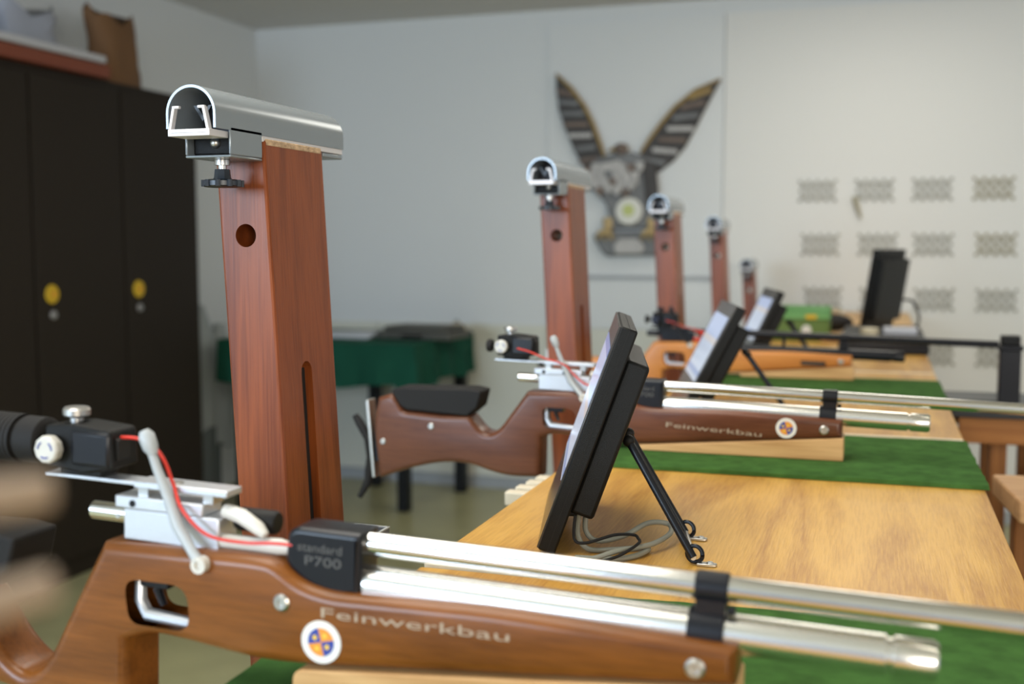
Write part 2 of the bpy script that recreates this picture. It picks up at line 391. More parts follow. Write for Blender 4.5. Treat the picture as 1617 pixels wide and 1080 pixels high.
wing([(-1.580, 0.862), (-1.50, 0.78), (-1.43, 0.69), (-1.385, 0.60), (-1.345, 0.49), (-1.31, 0.42), (-1.36, 0.36), (-1.44, 0.40), (-1.48, 0.47), (-1.53, 0.58), (-1.565, 0.68), (-1.578, 0.78)],
     [(-1.580, 0.862), (-1.50, 0.785), (-1.43, 0.695), (-1.385, 0.605), (-1.345, 0.50), (-1.325, 0.44)],
     [((-1.49, .755), (-1.565, .77), 'e_brown'), ((-1.46, .71), (-1.56, .715), 'e_grey'), ((-1.43, .66), (-1.548, .655), 'e_grey'), ((-1.41, .605), (-1.53, .60), 'e_brown'), ((-1.39, .55), (-1.51, .545), 'e_white'), ((-1.37, .49), (-1.475, .475), 'e_grey'), ((-1.35, .435), (-1.45, .415), 'e_brown')])
wing([(-0.750, 0.800), (-0.87, 0.745), (-0.97, 0.67), (-1.04, 0.59), (-1.10, 0.51), (-1.15, 0.44), (-1.10, 0.34), (-1.05, 0.36), (-0.98, 0.41), (-0.92, 0.48), (-0.87, 0.57), (-0.82, 0.67)],
     [(-0.750, 0.800), (-0.87, 0.75), (-0.97, 0.675), (-1.04, 0.595), (-1.10, 0.515), (-1.14, 0.455)],
     [((-0.90, .715), (-0.80, .745), 'e_gold'), ((-0.94, .67), (-0.83, .685), 'e_brown'), ((-0.98, .62), (-0.86, .625), 'e_grey'), ((-1.01, .57), (-0.88, .56), 'e_white'), ((-1.05, .52), (-0.92, .505), 'e_brown'), ((-1.08, .47), (-0.96, .45), 'e_white'), ((-1.10, .42), (-1.02, .395), 'e_grey')])
def bod(nm, pts, m, y0, y1, bv=0.012): return MB().poly([E(*p) for p in pts], y0, y1).build(nm, M[m], eg, bevel=bv, seg=3)
bod('body', [(-1.42, .37), (-1.37, .43), (-1.27, .455), (-1.18, .46), (-1.11, .43), (-1.06, .36), (-1.07, .27), (-1.06, .17), (-1.10, .08), (-1.28, .08), (-1.31, .20), (-1.36, .26), (-1.43, .29)], 'e_grey', -0.055, -0.002)
rb = random.Random(11)
br = bod('breast', [(-1.42, .36), (-1.37, .40), (-1.25, .42), (-1.17, .38), (-1.14, .31), (-1.19, .26), (-1.30, .26), (-1.40, .29)], 'e_white', -0.07, -0.05)
for row in range(4):
    for k in range(7 - row):
        fx, fz = E(-1.405 + .045 * k + .022 * row, .375 + .012 * math.sin(k * 1.3) - .036 * row)
        q = .020 + rb.uniform(-.003, .004)
        MB().poly([(fx - q, fz + q), (fx + q, fz + q * .9), (fx + q * .8, fz - q * .6), (fx + rb.uniform(-.006, .006), fz - q * 1.5), (fx - q * .8, fz - q * .5)], -.080 - .002 * row, -.066).build('plume', M[rb.choice(['e_white', 'e_white', 'e_grey', 'e_brown'])], br, bevel=.002)
hd = MB(); hx, hz = E(-1.235, .475); hd.ball((hx, -0.055, hz), 0.034, 14, (1.1, .8, .9)); hd.build('head', M['e_brown'], eg)
MB().prof((hx - 0.03, -0.06, hz), (-1, 0, -0.35), [(0, .014), (.02, .009), (.036, .001)], 8).build('beak', M['e_gold'], eg)
MB().poly([(E(-1.13, .42)[0] + a, E(-1.13, .42)[1] + c) for a, c in ((0, 0), (.07, -.02), (.085, -.16), (.055, -.27), (.02, -.2))], -0.065, -0.04).build('flank', M['e_dark'], eg, bevel=.006)
cx_, cz_ = E(-1.19, .165)
sh = MB().prof((cx_, -0.055, cz_), (0, -1, 0), [(0, .068), (.018, .068), (.024, .062), (.024, .001)], 28).build('shield', M['e_shield'], eg)
MB().prof((cx_, -0.079, cz_ + .005), (0, -1, 0), [(0, .030), (.004, .030), (.004, .001)], 16).build('emblem', M['e_green'], sh)
for sx in (-1.30, -1.075):
    x, z = E(sx, .075)
    ft = MB().tube([(x, -0.04, z + .05), (x, -0.06, z)], [.03, .022], 10).build('talon', M['e_talon'], eg)
    for k in (-1, 0, 1):
        MB().tube([(x, -.06, z), (x + .028 * k - .01, -.085, z - .02), (x + .04 * k - .01, -.07, z - .055)], [.013, .012, .004], 8).build('claw', M['e_talon'], ft)
bod('perch', [(-1.385, .045), (-1.33, .065), (-1.05, .065), (-1.00, .02), (-1.03, -.055), (-1.31, -.06), (-1.34, -.03)], 'e_grey', -0.045, -0.002)
bod('tail', [(-1.24, .03), (-1.15, .03), (-1.11, -.01), (-1.13, -.05), (-1.26, -.05), (-1.275, -.01)], 'e_white', -0.062, -0.04)

# lockers -----------------------------------------------------------
LX = -2.95; LT = 0.655; LBZ = ZF
lk = thing('locker_row', ((XL + LX) / 2, 3.2, ZF), 'tall dark brown metal locker row along the left wall', 'locker')
lo = Vector(lk.location) - Vector((0, 0, HC))
def lbox(nm, x0, x1, y0, y1, z0, z1, m, par=lk, bv=0.003):
    return MB().box(x0 - lo.x, x1 - lo.x, y0 - lo.y, y1 - lo.y, z0 - lo.z, z1 - lo.z).build(nm, m, par, bevel=bv)
lbox('carcass', XL + 0.005, LX - 0.012, 2.35, 4.42, ZF + 0.001, LT, M['locker'])
ys = [2.35, 2.86, 3.37, 3.89, 4.42]
for i in range(4):
    d = lbox('door', LX - 0.012, LX + 0.004, ys[i] + 0.006, ys[i + 1] - 0.006, ZF + 0.08, LT - 0.03, M['locker'])
    if i >= 1:
        yk = ys[i] + 0.085; zk = -0.186
        MB().prof((LX - 0.0 - lo.x, yk - lo.y, zk - lo.z), (1, 0, 0), [(0, .036), (.006, .036), (.009, .033), (.009, .001)], 24).build('number_disc', M['yellow'], d)
        MB().prof((LX + .009 - lo.x, yk + .004 - lo.y, zk - lo.z), (1, 0, 0), [(0, .010), (.002, .010), (.002, .001)], 12).build('print_mark', M['orange'], d)
        MB().prof((LX - 0.0 - lo.x, yk + .002 - lo.y, zk - .078 - lo.z), (1, 0, 0), [(0, .017), (.010, .017), (.014, .013), (.014, .001)], 18).build('lock', M['lock'], d)
tag(MB().box(XL + .02, LX + 0.03, 2.4, 3.80, LT + .001, LT + 0.052).build('red_board', M['red_board'], bevel=.003), 'red brown board lying on top of the lockers', 'board')
tag(MB().box(XL + .05, LX + 0.045, 2.35, 3.76, LT + .054, LT + 0.082).build('white_board', M['wboard'], bevel=.004), 'flat white board on the red brown board over the lockers', 'board')
def bag(name, cx, cy, z0, w, d, h, m, seed, flare=0.0):
    rnd = random.Random(seed); b = MB(); n = 20; rings = 10; vs = []; fs = []
    ph = [rnd.uniform(0, 6) for _ in range(4)]
    for i in range(rings):
        t = i / (rings - 1)
        for k in range(n):
            a = 2 * PI * k / n; c, s_ = math.cos(a), math.sin(a)
            q = 1 / max(abs(c), abs(s_)) ** 0.7
            wob = 1 + 0.05 * math.sin(3 * a + ph[0] + 5 * t) + 0.04 * math.sin(5 * a + ph[1] - 7 * t)
            sc_ = (1 - 0.22 * math.sin(PI * min(1, t * 1.15)) * (t > .3)) + flare * t
            vs.append((w / 2 * c * q * wob * sc_, d / 2 * s_ * q * wob * (1 - 0.45 * t), h * t + (0.022 * math.sin(2 * a + ph[2]) + .02 * math.sin(5 * a)) * t * t))
    for i in range(rings - 1):
        for k in range(n):
            A = i * n + k; B = i * n + (k + 1) % n; fs.append((A, B, B + n, A + n))
    fs.append(tuple(range(n - 1, -1, -1))); fs.append(tuple((rings - 1) * n + k for k in range(n)))
    b.add(vs, fs); return b.build(name, m, None, (cx, cy, z0), rot=(0, 0, rnd.uniform(-.3, .3) + PI / 2))
tag(bag('paper_bag', LX - 0.14, 4.03, LT + .001, 0.27, 0.19, 0.29, M['kraft'], 3), 'crumpled brown paper bag standing on top of the lockers', 'paper bag')
tag(bag('white_bag', LX - 0.22, 3.62, LT + .084, 0.26, 0.16, 0.17, M['wbag'], 8), 'greyish white plastic bag on the board over the lockers', 'bag')

# hanging coat beside the lockers ------------------------------------
ct = thing('grey_coat', (-3.20, 4.76, -0.30), 'pale grey coat hanging from a hook beside the lockers', 'coat')
def cloth_fold(nm, w, z0, z1, y0, x0, m, seed, flare):
    rnd = random.Random(seed); p = [rnd.uniform(0, 6) for _ in range(3)]; vs = []; fs = []; n = 28; R = 12
    for i in range(R):
        t = i / (R - 1); ww = w * (0.35 + 0.65 * min(1, t * 3.5)) * (1 + flare * t)
        for k in range(n):
            a = 2 * PI * k / n
            rr = 1 + 0.16 * math.sin(6 * a + p[0]) * min(1, t * 3) + .06 * math.sin(9 * a + p[1])
            vs.append((x0 + 0.055 * math.cos(a) * rr * (.5 + .5 * min(1, t * 4)), y0 + ww / 2 * math.sin(a) * rr, z0 + (z1 - z0) * t + .02 * math.sin(3 * a + p[2]) * t))
    for i in range(R - 1):
        for k in range(n):
            A = i * n + k; B = i * n + (k + 1) % n; fs.append((A, B, B + n, A + n))
    fs.append(tuple(range(n - 1, -1, -1))); fs.append(tuple((R - 1) * n + k for k in range(n)))
    return MB().add(vs, fs).build(nm, m, ct)
cloth_fold('coat_body', 0.30, 0.0, -0.62, 0.0, 0.0, M['coat'], 2, 0.05)
cloth_fold('sleeve', 0.13, -0.10, -0.72, 0.17, 0.02, M['coat'], 5, 0.0)
cloth_fold('lining', 0.24, -0.5, -0.94, 0.05, -0.01, M['coat2'], 9, 0.0)
MB().tube([(-0.128, 0, .03), (-0.05, 0, .03), (-0.01, 0, .05)], .008, 8).build('hook', M['steel'], ct)

# cloth covered table -------------------------------------------------
tb = thing('side_table', (-2.55, 5.10, ZF), 'black legged table under a dark green cloth at the back wall', 'table')
TZ = -0.46
tx0, tx1, ty0, ty1 = -3.05, -2.02, 4.72, 5.52
def tl(x, y, z): return (x + 2.55, y - 5.10, z - ZF)
MB().box(tx0 + 2.57, tx1 + 2.53, ty0 - 5.08, ty1 - 5.12, TZ - ZF - .035, TZ - ZF - .008).build('tabletop', M['black_pl'], tb)
for x, y in ((-2.17, 4.95), (-2.06, 5.44), (-2.97, 4.80), (-2.55, 5.44)):
    MB().box(x + 2.55 - .028, x + 2.55 + .028, y - 5.10 - .028, y - 5.10 + .028, 0.001, TZ - ZF - .034).build('leg', M['black_pl'], tb, bevel=.003)
def tablecloth():
    vs = []; fs = []; nx, ny = 36, 28; hem = 0.20
    X0, X1, Y0, Y1 = tx0 - .004, tx1 + .004, ty0 - .004, ty1
    ring = []
    for i in range(nx): ring.append((X0 + (X1 - X0) * i / nx, Y0, 0, -1))
    for i in range(ny): ring.append((X1, Y0 + (Y1 - Y0) * i / ny, 1, 0))
    for i in range(nx): ring.append((X1 - (X1 - X0) * i / nx, Y1, 0, 0))
    for i in range(ny): ring.append((X0, Y1 - (Y1 - Y0) * i / ny, -1, 0))
    n = len(ring); R = 7
    for r in range(R):
        t = r / (R - 1)
        for k, (x, y, nx_, ny_) in enumerate(ring):
            f = 0.014 * math.sin(k * 0.9) * t + .006 * math.sin(k * 2.3 + 1) * t
            hh = hem + .012 * math.sin(k * .35)
            cor = math.exp(-((x - X1) ** 2 + (y - Y0) ** 2) / .004) * .05
            vs.append((x + nx_ * (f + .012 * t), y + ny_ * (f + .012 * t), TZ - (hh + cor) * t))
    for r in range(R - 1):
        for k in range(n):
            A = r * n + k; B = r * n + (k + 1) % n; fs.append((A, B, B + n, A + n))
    fs.append(tuple(range(n)))
    return MB().add(vs, fs)
tag(tablecloth().build('tablecloth', M['cloth']), 'dark green cloth draped over the table at the back wall', 'tablecloth')
cs = thing('dark_case', (-2.12, 5.10, TZ + .001), 'dark grey flat case lying on the green tablecloth', 'case', rot=(0, 0, -.08))
MB().box(-0.20, 0.20, -0.13, 0.13, 0.0, 0.038).build('case_body', M['case'], cs, bevel=.01)
MB().box(-0.17, 0.17, -0.115, 0.115, 0.038, 0.062).build('case_lid', M['case'], cs, bevel=.01)
MB().tube([(-0.05, -.13, .02), (-0.045, -.155, .02), (.045, -.155, .02), (.05, -.13, .02)], .006, 8).build('handle', M['black_pl'], cs)
pp = MB()
for i in range(4): pp.box(-.14, .14, -.10, .10, i * .006, i * .006 + .005, Matrix.Rotation(.08 * i, 4, 'Z'))
tag(pp.build('paper_stack', M['paper'], None, (-2.50, 5.05, TZ + .001)), 'loose stack of papers on the green tablecloth left of the case', 'papers')
yc = thing('yellow_pouch', (-1.885 - .15, 5.32, TZ + .001), 'small yellowish pouch at the right end of the green tablecloth', 'pouch')
MB().ball((0, 0, .032), .055, 14, (1.0, .8, .58)).build('pouch_body', M['tin'], yc)
MB().tube([(-.02, 0, .055), (0, 0, .075), (.02, 0, .055)], .005, 8).build('strap', M['case'], yc)

# ------------------------------------------------------------------ shooting tables
NE = [0.06, 1.00, 1.92, 2.90, 3.88, 4.86]     # near edges of the table tops
TX0, TX1 = -0.419, 0.139
tlabs = ['oak topped bench nearest the camera, under the front green mat', 'oak topped bench carrying the sharp black tilted screen', 'oak topped bench beyond the second air rifle, third from the camera',
         'oak topped bench with the green metal box', 'last oak topped bench by the back wall']
for i in range(5):
    y0, y1 = NE[i], NE[i + 1] - 0.006
    if i == 4: y1 = 5.5
    r = thing('shooting_bench', ((TX0 + TX1) / 2, (y0 + y1) / 2, ZF), tlabs[i], 'table', 'oak shooting benches in a row')
    hx = (TX1 - TX0) / 2; hy = (y1 - y0) / 2; h = T - ZF
    MB().box(-hx, hx, -hy + .004, hy, h - .024, h).build('tabletop', M['oak'], r, bevel=.0015)
    MB().box(-hx + .001, hx - .001, -hy, -hy + .0035, h - .024, h + .0015).build('edge_strip', M['cream'], r, bevel=.0006)
    for s in (-1, 1):
        MB().box(-hx + .05, hx - .05, s * (hy - .06) - .011, s * (hy - .06) + .011, h - .104, h - .0245).build('apron', M['apron'], r, bevel=.002)
        for q in (-1, 1):
            MB().box(q * (hx - .06) - .022, q * (hx - .06) + .022, s * (hy - .06) - .022 - s * .034, s * (hy - .06) + .022 - s * .034, 0.001, h - .0245).build('leg', M['legwood'], r, bevel=.002)

# green mats and wooden wedges
def mat_thing(x0, x1, y0, y1, label, rz=0.0):
    cx, cy = (x0 + x1) / 2, (y0 + y1) / 2
    b = MB(); nx, ny = 40, 24; rnd = random.Random(int(y0 * 100)); hx, hy = (x1 - x0) / 2, (y1 - y0) / 2
    vs = []; fs = []
    for s in (1, 0):
        for j in range(ny + 1):
            for i in range(nx + 1):
                x = -hx + 2 * hx * i / nx; y = -hy + 2 * hy * j / ny
                e = .0012
                if i in (0, nx): x += rnd.uniform(-e, e)
                if j in (0, ny): y += rnd.uniform(-e, e)
                z = (0.0078 + .0004 * math.sin(x * 30) * math.sin(y * 41)) if s else 0.0008
                if s and (i in (0, nx) or j in (0, ny)): z -= .0016
                vs.append((x, y, z))
    n1 = (nx + 1) * (ny + 1)
    for j in range(ny):
        for i in range(nx):
            a = j * (nx + 1) + i; fs.append((a, a + 1, a + nx + 2, a + nx + 1)); fs.append((a + n1, a + nx + 1 + n1, a + nx + 2 + n1, a + 1 + n1))
    for i in range(nx):
        fs.append((i, i + n1, i + 1 + n1, i + 1)); a = ny * (nx + 1) + i; fs.append((a, a + 1, a + 1 + n1, a + n1))
    for j in range(ny):
        a = j * (nx + 1); c = a + nx + 1; fs.append((a, c, c + n1, a + n1)); a += nx; c += nx; fs.append((a, a + n1, c + n1, c))
    return tag(b.add(vs, fs).build('green_mat', M['green_mat'], None, (cx, cy, T), rot=(0, 0, rz)), label, 'mat', 'green felt mats under the rifles')
mat_thing(-0.432, 0.140, 0.55, 0.945, 'green felt mat under the nearest rifle in the foreground', 0.04)
mat_thing(-0.428, 0.141, 1.53, 1.875, 'green felt mat under the second rifle, behind the sharp screen', 0.01)
mat_thing(-0.425, 0.139, 2.39, 2.70, 'green felt mat under the honey coloured rifle')
MT = T + 0.0082

# ------------------------------------------------------------------ air rifles
def sticker(parent, x, z, y, r):
    st = MB().prof((x, y, z), (0, -1, 0), [(0, r), (.0005, r), (.0005, .0001)], 32).build('sticker', M['stick'], parent)
    b = MB(); n = 8; R = r * .66
    for q in range(4):
        b.cm = q % 2
        a0 = q * PI / 2 + PI * .08
        pts = [(x, y - .0007, z)] + [(x + R * math.cos(a0 + PI / 2 * k / n), y - .0007, z + R * math.sin(a0 + PI / 2 * k / n)) for k in range(n + 1)]
        b.add(pts, [tuple(range(len(pts)))])
    b.cm = 2
    for q in range(4):
        a = q * PI / 2 + PI * .33; c = (x + R * .55 * math.cos(a), z + R * .55 * math.sin(a)); k5 = []
        for k in range(10):
            rr = R * (.26 if k % 2 == 0 else .13); k5.append((c[0] + rr * math.cos(k * PI / 5), y - .0009, c[1] + rr * math.sin(k * PI / 5)))
        b.add(k5, [tuple(range(10))])
    b.build('emblem', [M['stor'], M['blue'], M['styl']], st)

def screw(parent, x, z, y, r, m):
    s = MB().prof((x, y, z), (0, -1, 0), [(0, r), (.0008, r), (.0022, r * .72), (.0022, r * .45), (.0008, r * .40), (.0008, .0001)], 20).build('screw', m, parent)
    return s

def rifle(loc, label, stock_m, grip='steep', text_at=None, sticker_at=None, eye='cup', blk=False, pitch=0.022, cheek=True, emblem_plate=False):
    r = thing('air_rifle', loc, label, 'air rifle', 'air rifles on the benches', rot=(0, pitch, 0))
    HW = 0.0235
    if grip == 'steep': neck = [(-.190, -.012, 0), (-.216, -.062, .02), (-.241, -.112, .025), (-.262, -.124, .025), (-.292, -.100, .025), (-.315, -.060, .02)]
    else: neck = [(-.194, -.014, 0), (-.240, -.080, .02), (-.262, -.084, .015), (-.286, -.058, .0), (-.33, -.060, 0)]
    out = neck + [(-.395, -.058, .006), (-.412, -.030, .016), (-.438, -.040, .0), (-.446, -.08, .03), (-.434, -.168, 0),
                  (-.385, -.148, .03), (-.330, -.133, .03), (-.285, -.131, .03), (-.250, -.141, .03), (-.220, -.146, .03), (-.170, -.143, 0),
                  (-.170, -.082, .0), (-.150, -.0735, .02), (-.119, -.0755, .02), (-.069, -.0805, .03), (-.034, -.0795, .03), (.115, -.0635, .03), (.262, -.0475, 0),
                  (.262, -.0235, 0), (.112, -.0205, .03), (-.008, -.0255, .012), (-.030, -.0215, .012), (-.047, -.0105, .02), (-.060, -.007, .03)]
    hole = rounded([(-.1705, -.0355, .012), (-.118, -.0345, .014), (-.115, -.0680, .014), (-.166, -.0680, .010)])
    st = plate('stock', rounded(out), [], HW, 0.0085, stock_m, r, 5)
    cut(st, [MB().poly(hole, -.04, .04)])
    yn = -HW
    # receiver
    rc = MB().box(-.179, -.100, -.012, .012, -.0105, .0125).build('receiver', M['alu'], r, bevel=.0012)
    MB().box(-.186, -.113, -.0125, .0125, .0125, .0215).build('receiver_rail', M['alu'], rc, bevel=.001)
    for x in (-.171, -.139):
        MB().prof((x, -.0126, .0165), (0, -1, 0), [(0, .0026), (.0004, .0026), (.0004, .0001)], 14).build('hole_plug', M['black_pl'], rc)
    MB().prof((-.183, -.0125, .0065), (0, -1, 0), [(0, .002), (.0012, .0018), (.0012, .0001)], 12).build('pin', M['steel'], rc)
    MB().prof((-.214, 0, .005), (1, 0, 0), [(0, .0058), (.001, .0068), (.037, .0068)], 24).build('cocking_tube', M['barrel'], r)
    sp = MB().box(-.172, -.095, -.010, .010, .0275, .0325).build('sight_plate', M['alu'], r, bevel=.0008)
    MB().box(-.250, -.170, -.009, .009, .0290, .0316).build('rail_blade', M['alu'], sp, bevel=.0005)
    for x in (-.166, -.112): MB().box(x - .004, x + .004, -.007, .007, .021, .0278).build('riser', M['steel'], sp)
    MB().prof((-.140, -.002, .0325), (0, 0, 1), [(0, .0045), (.0012, .004), (.0012, .0001)], 14).build('plate_screw', M['steel'], sp)
    # loading lever
    lv = MB().tube([(-.1545, -.017, .064), (-.147, -.017, .045), (-.139, -.017, .028), (-.128, -.019, .006), (-.112, -.0245, -.010), (-.1065, -.0265, -.0145)],
                   [.0030, .0033, .0038, .0042, .0036, .0040], 12).build('loading_lever', M['grey_pl'], r)
    MB().tube([(-.158, -.017, .0715), (-.156, -.017, .068), (-.1525, -.017, .060), (-.150, -.017, .055)], [.0035, .0058, .0055, .0033], 14).build('lever_knob', M['grey_pl'], lv)
    MB().prof((-.105, -.0225, -.0165), (0, -1, 0), [(0, .0058), (.0075, .0058), (.0075, .0028), (.0055, .0026), (.0055, .0001)], 18).build('pivot_ring', M['white_pl'], lv)
    # breech parts
    MB().tube([(-.100, -.003, .017), (-.085, -.006, .015), (-.070, -.009, .009), (-.064, -.010, .005)], [.005, .0055, .005, .003], 10).build('bolt_arm', M['white_pl'], r)
    MB().prof((-.094, .004, .0105), (1, 0, 0), [(0, .0075), (.003, .0085), (.030, .0085), (.032, .0072)], 20).build('breech_block', M['black_pl'], r)
    MB().tube([(-.100, -.006, -.004), (-.075, -.006, -.0035), (-.055, -.006, -.003), (-.044, -.006, -.0035)], [.005, .0052, .0058, .0040], 12).build('bolt', M['white_pl'], r)
    # trigger
    MB().tube([(-.166, -.010, -.036), (-.165, -.011, -.054), (-.158, -.012, -.0635), (-.117, -.012, -.0655)], [.0038, .0046, .0050, .0040], 10).build('trigger_guard', M['alu'], r)
    MB().tube([(-.146, -.010, -.034), (-.151, -.010, -.045), (-.146, -.010, -.056)], [.0036, .0034, .0026], 8).build('trigger', M['black_metal'], r)
    MB().box(-.164, -.140, -.014, .004, -.043, -.034).build('trigger_block', M['black_metal'], r, bevel=.001)
    # housing, barrel and cylinder
    hs = plate('barrel_housing', rounded([(-.044, .0105, .004), (-.038, .0150, .004), (.011, .0150, .002), (.011, -.028, .001), (-.010, -.0290, .012), (-.030, -.0235, .012), (-.046, -.012, .008)]), [], 0.0155, 0.004, M['black_metal'], r)
    if not blk:
        text('lettering', 'standard', .0085, M['letter_dim'], hs, (-.036, -.0156, -.0005), sx=1.15)
        text('lettering', 'P700', .0095, M['letter_dim'], hs, (-.031, -.0156, -.0100), sx=1.5)
    bl = M['black_metal'] if blk else M['barrel']; tl_ = M['black_metal'] if blk else M['tube']
    bz = .0155 if blk else .0055; bL = .560 if blk else .53
    MB().prof((.008, 0, bz), (1, 0, 0), [(0, .0070), (.001, .0080), (bL, .0080), (bL + .001, .0072)], 40).build('barrel', bl, r)
    MB().prof((.005, 0, -.0222), (1, 0, 0), [(0, .0112), (.0015, .0124), (.341, .0124), (.342, .0106), (.345, .0106), (.346, .0124), (.3675, .0124), (.3705, .0106)], 40).build('air_cylinder', tl_, r)
    bd = MB(); bx0, bx1 = .233, .2535
    bd.prof((bx0, 0, bz), (1, 0, 0), [(0, .0092), (.001, .0100), (bx1 - bx0 - .001, .0100), (bx1 - bx0, .0092)], 24)
    bd.box(bx0 + .001, bx1 - .001, -.0075, .0075, -.012, bz)
    bd.prof((bx0 - .003, 0, -.0222), (1, 0, 0), [(0, .0140), (.001, .0150), (bx1 - bx0 + .001, .0150), (bx1 - bx0 + .002, .0140)], 24)
    bdo = bd.build('barrel_band', M['black_metal'], r)
    MB().prof((bx1, -.006, -.006), (1, 0, 0), [(0, .003), (.005, .003), (.005, .0001)], 10).build('band_screw', M['black_pl'], bdo)
    if blk: MB().box(.105, .112, -.006, .006, -.010, bz - .006).build('barrel_spacer', M['black_metal'], r)
    scm = M['steel']
    screw(st, -.043, -.036, yn, .0062, scm); screw(st, .238, -.0385, yn, .0064, scm)
    # diopter sight
    ds = MB().poly(rounded([(-.245, .038, .002), (-.245, .068, .003), (-.222, .0705, .001), (-.188, .0680, .004), (-.186, .040, .002), (-.212, .0345, .001)]), -.015, .015).build('diopter_sight', M['black_pl'], r, bevel=.002)
    MB().box(-.222, -.1880, -.0165, .0165, .040, .0665).build('sight_cover', M['black_metal'], ds, bevel=.003)
    MB().poly([(-.1875, .045), (-.1875, .062), (-.1850, .0605), (-.1850, .0465)], -.010, .004).build('window', M['gap'], ds)
    MB().box(-.236, -.200, -.010, .010, .0318, .038).build('sight_foot', M['black_pl'], ds, bevel=.001)
    kn = MB().prof((-.229, 0, .069), (0, 0, 1), [(0, .005), (.004, .005), (.0045, .0085), (.006, .0098), (.010, .0098), (.0115, .0085), (.0115, .0001)], 24).build('elevation_knob', M['steel'], ds)
    kn2 = MB().prof((-.236, -.0155, .052), (0, -1, 0), [(0, .005), (.002, .0095), (.003, .0102), (.009, .0102), (.0105, .009), (.0105, .0001)], 10).build('windage_knob', M['white_pl'], ds)
    b = MB()
    for k in range(3):
        a0 = k * 2.1; b.tube([(-.236 + .006 * math.cos(a0 + j * .25), -.0263, .052 + .006 * math.sin(a0 + j * .25)) for j in range(5)], .0006, 5)
    b.build('arrow_mark', M['blue'], kn2)
    if eye == 'cup':
        b = MB().prof((-.243, 0, .053), (-1, 0, 0), [(0, .006), (.010, .006), (.0105, .014), (.013, .0175), (.030, .0175), (.031, .0155), (.034, .0155)] +
                      [(.034 + .004 * k + q, .0185 if q < .003 else .0172) for k in range(8) for q in (0, .0029, .003)] + [(.070, .018), (.072, .013), (.05, .006)], 36)
        b.build('eye_cup', M['black_rub'], ds)
    else:
        MB().prof((-.243, 0, .0505), (-1, 0, 0), [(0, .004), (.008, .003), (.013, .003), (.014, .0088), (.0165, .0098), (.021, .0098), (.022, .0085), (.022, .0001)], 24).build('eye_piece', M['black_rub'], ds)
    # red cable
    pts = [(-.187, -.004, .062), (-.175, -.004, .0625), (-.160, -.006, .060), (-.148, -.008, .050), (-.138, -.011, .034),
           (-.125, -.0185, .018), (-.105, -.019, .003), (-.080, -.014, -.001), (-.056, -.013, .001), (-.040, -.0145, .002)] if eye == 'cup' else [(-.212, -.0175, .050), (-.192, -.0185, .046), (-.168, -.021, .038), (-.150, -.0205, .034), (-.134, -.0205, .028),
           (-.125, -.0185, .018), (-.105, -.019, .003), (-.080, -.014, -.001), (-.056, -.013, .001), (-.040, -.0145, .002)]
    def cat(P, n=6):
        P = [Vector(p) for p in P]; P = [P[0]] + P + [P[-1]]; o = []
        for i in range(1, len(P) - 2):
            for j in range(n):
                t = j / n; a, b_, c, d = P[i - 1:i + 3]
                o.append(0.5 * ((2 * b_) + (-a + c) * t + (2 * a - 5 * b_ + 4 * c - d) * t * t + (-a + 3 * b_ - 3 * c + d) * t ** 3))
        o.append(P[-2]); return o
    MB().tube(cat(pts), .0013, 8).build('sight_cable', M['red'], r)
    # butt
    MB().box(-.0025, .0025, -.013, .013, -.062, .062).build('butt_rail', M['steel'], r, (-.4545, 0, -.108), bevel=.001, rot=(0, -.11, 0))
    MB().box(-.449, -.440, -.008, .008, -.145, -.075).build('butt_block', M['black_metal'], r, bevel=.001)
    MB().tube([(-.488, 0, -.074), (-.480, 0, -.085), (-.464, 0, -.110), (-.459, 0, -.140), (-.462, 0, -.165), (-.463, 0, -.180), (-.478, 0, -.207)], [.005, .007, .007, .007, .007, .007, .004], 10).build('butt_plate', M['black_rub'], r)
    if cheek:
        ck = MB().poly([(-.416, -.027), (-.404, -.021), (-.286, -.0155), (-.266, -.018), (-.272, -.044), (-.288, -.0585), (-.390, -.0555), (-.400, -.050)], -.024, .024).build('cheek_piece', M['black_rub'], r, bevel=.003)
    screw(st, -.4275, -.108, yn, .0048, scm); screw(st, -.347, -.078, yn, .0052, scm)
    if text_at:
        x, z, a, sz = text_at
        text('lettering', 'Feinwerkbau', sz, M['letter'], st, (x, yn - .0002, z), (PI / 2, a, 0), sx=2.70, bold=-.00004)
    if sticker_at: sticker(st, *sticker_at[:2], yn - .0001, sticker_at[2])
    if emblem_plate:
        MB().box(.150, .205, yn - .002, yn + .001, -.050, -.040).build('name_plate', M['gap'], st, bevel=.001)
        mk = MB()
        for k in range(9): mk.box(.1535 + .0054 * k, .1565 + .0054 * k, yn - .0028, yn - .0018, -.0482 + .0004 * (k % 2), -.0420)
        mk.build('plate_marks', M['letter_dim'], st)
    return r

R1 = rifle((-0.3350, 0.68, -0.2080), 'nearest air rifle, brown stock, big silver air cylinder across the foreground', M['stock_a'], 'steep', text_at=(-.0150, -.0420, -.020, .0098), sticker_at=(-.0125, -.0590, .0148), pitch=.034)
R2 = rifle((-0.311, 1.66, -0.2175), 'second air rifle, reddish brown stock with black cheek piece behind the sharp screen', M['stock_b'], 'swept', text_at=(.016, -.0505, .030, .0100), sticker_at=(.187, -.0395, .0142), eye='disc', pitch=.026)
R3 = rifle((-0.312, 2.66, -0.2225), 'honey coloured air rifle with black barrel and black cylinder', M['stock_c'], 'swept', eye='disc', blk=True, emblem_plate=True, cheek=False)

